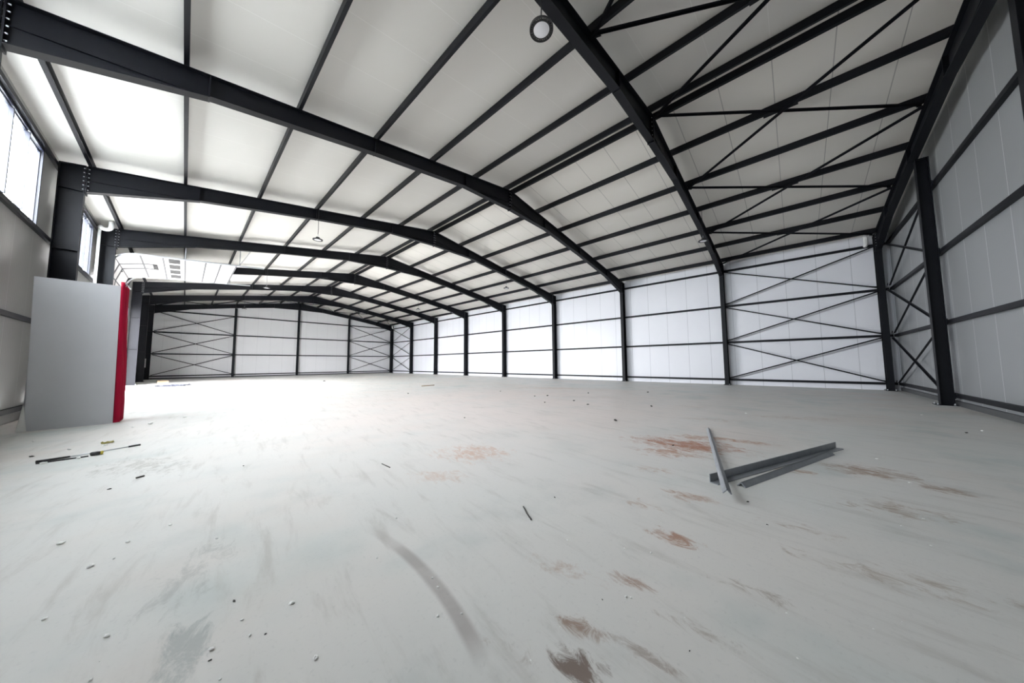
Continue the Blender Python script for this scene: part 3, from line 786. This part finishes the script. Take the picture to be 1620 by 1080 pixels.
DARK = [(2.353, 5.111, 0.014), (2.464, 5.493, 0.021), (2.546, 5.097, 0.013), (2.802, 8.482, 0.028), (1.73, 8.57, 0.035), (11.935, 0.901, 0.059), (8.923, 6.166, 0.122), (5.887, 3.514, 0.03), (3.861, 3.978, 0.012), (3.848, 3.544, 0.01), (9.034, 15.754, 0.119), (12.235, 10.491, 0.108), (11.784, 10.782, 0.086), (10.474, 9.313, 0.09), (11.492, 8.811, 0.093), (14.176, 9.734, 0.116), (10.937, 7.969, 0.085), (11.778, 6.323, 0.112), (16.128, 7.908, 0.118), (12.409, 13.344, 0.101), (0.758, 11.369, 0.055), (4.75, 4.918, 0.026), (7.538, 4.598, 0.051), (5.488, 3.353, 0.017), (9.775, 30.31, 0.169), (6.912, 9.071, 0.052)]
wire('bent_wire', [(4.394, 5.018, .006), (4.36, 4.97, .008), (4.324, 4.921, .006), (4.29, 4.865, .006), (4.26, 4.815, .006)], .006, 'bent dark wire lying alone on the floor in front of the steel angles', M['darkbit'], 'wire')
wire('thin_stick', [(11.768, 19.255, .025), (12.673, 19.331, .025)], .025, 'thin brownish stick far off on the floor before the windowless wall', M['card'], 'stick')
wire('thin_stick', [(4.052, 7.193, .006), (4.058, 6.968, .006)], .006, 'short thin dark sliver on the bright open floor mid-hall', M['darkbit'], 'stick')
wire('thin_stick', [(1.891, 8.846, .009), (1.95, 8.884, .009)], .009, 'tiny dark twig on the floor in front of the black tool handle', M['darkbit'], 'stick')
chips = [lump('plaster_chip', M['chip'], (0, 0, 0), (1, .7, .45), 20+k) for k in range(4)]
scraps = [lump('dark_scrap', M['darkbit'], (0, 0, 0), (1, .5, .35), 40+k) for k in range(4)]
for protos, spots, lab, cat, grp in ((chips, WHITE, 'tiny white plaster chip lying loose on the concrete floor', 'chip', 'white chips on the floor'),
                                    (scraps, DARK, 'tiny dark scrap lying loose on the concrete floor', 'scrap', 'dark scraps on the floor')):
    for k, (x, y, s) in enumerate(spots):
        o = protos[k % 4]
        if k >= 4: o = o.copy(); COL.objects.link(o)
        o.location = (x, y, 0); o.scale = (s*.9, s*.9, s*.9); o.rotation_euler = (0, 0, k*1.7); tag(o, lab, cat, grp)
# ------------------------------------------------------------------ light and camera
wd = bpy.data.worlds.new('sky'); scene.world = wd; wd.use_nodes = True
bg = wd.node_tree.nodes['Background']; bg.inputs[1].default_value = 22.0
nt = wd.node_tree; tc = nt.nodes.new('ShaderNodeTexCoord'); sx = nt.nodes.new('ShaderNodeSeparateXYZ'); nt.links.new(tc.outputs['Generated'], sx.inputs[0])
rp = nt.nodes.new('ShaderNodeValToRGB'); nt.links.new(sx.outputs['Z'], rp.inputs[0]); nt.links.new(rp.outputs[0], bg.inputs[0])   # overcast: nearly twice as bright overhead
rp.color_ramp.elements[0].color = (.80, .81, .84, 1); rp.color_ramp.elements[1].color = (1.5, 1.5, 1.54, 1)
def portal(y0, y1, z0, z1):
    l = bpy.data.lights.new('sky_portal', 'AREA'); l.shape = 'RECTANGLE'; l.size = z1-z0; l.size_y = y1-y0
    l.cycles.is_portal = True
    o = bpy.data.objects.new('sky_portal', l); COL.objects.link(o); o.location = (XL-.15, (y0+y1)/2, (z0+z1)/2)
    o.rotation_euler = (0, -PI/2, 0)
for a, b in WINS: portal(a, b, 4.85, 6.88)
for a, b, h in DOORS: portal(a, b, 0, h)

cam = bpy.data.cameras.new('camera'); co = bpy.data.objects.new('camera', cam); COL.objects.link(co); scene.camera = co
cam.sensor_width = 36; cam.sensor_fit = 'HORIZONTAL'; cam.lens = 36*480.109/1620; cam.clip_start = .05; cam.clip_end = 500
yaw, pitch, roll = .823035, .0716874, -.0065177
f = Vector((math.sin(yaw)*math.cos(pitch), math.cos(yaw)*math.cos(pitch), math.sin(pitch)))
r = Vector((math.cos(yaw), -math.sin(yaw), 0)); u = r.cross(f)
rr = r*math.cos(roll) + u*math.sin(roll); uu = -r*math.sin(roll) + u*math.cos(roll)
mt = Matrix(((rr.x, uu.x, -f.x), (rr.y, uu.y, -f.y), (rr.z, uu.z, -f.z))).to_4x4()
mt.translation = Vector((2.210715, 3.121911, 1.318824)); co.matrix_world = mt

scene.view_settings.view_transform = 'Standard'; scene.view_settings.look = 'None'
scene.view_settings.gamma = 1.0; scene.view_settings.use_curve_mapping = False
scene.view_settings.exposure = 0.95
scene.cycles.max_bounces = 12; scene.cycles.diffuse_bounces = 7; scene.cycles.glossy_bounces = 4; scene.cycles.transparent_max_bounces = 8
scene.cycles.sample_clamp_indirect = 20
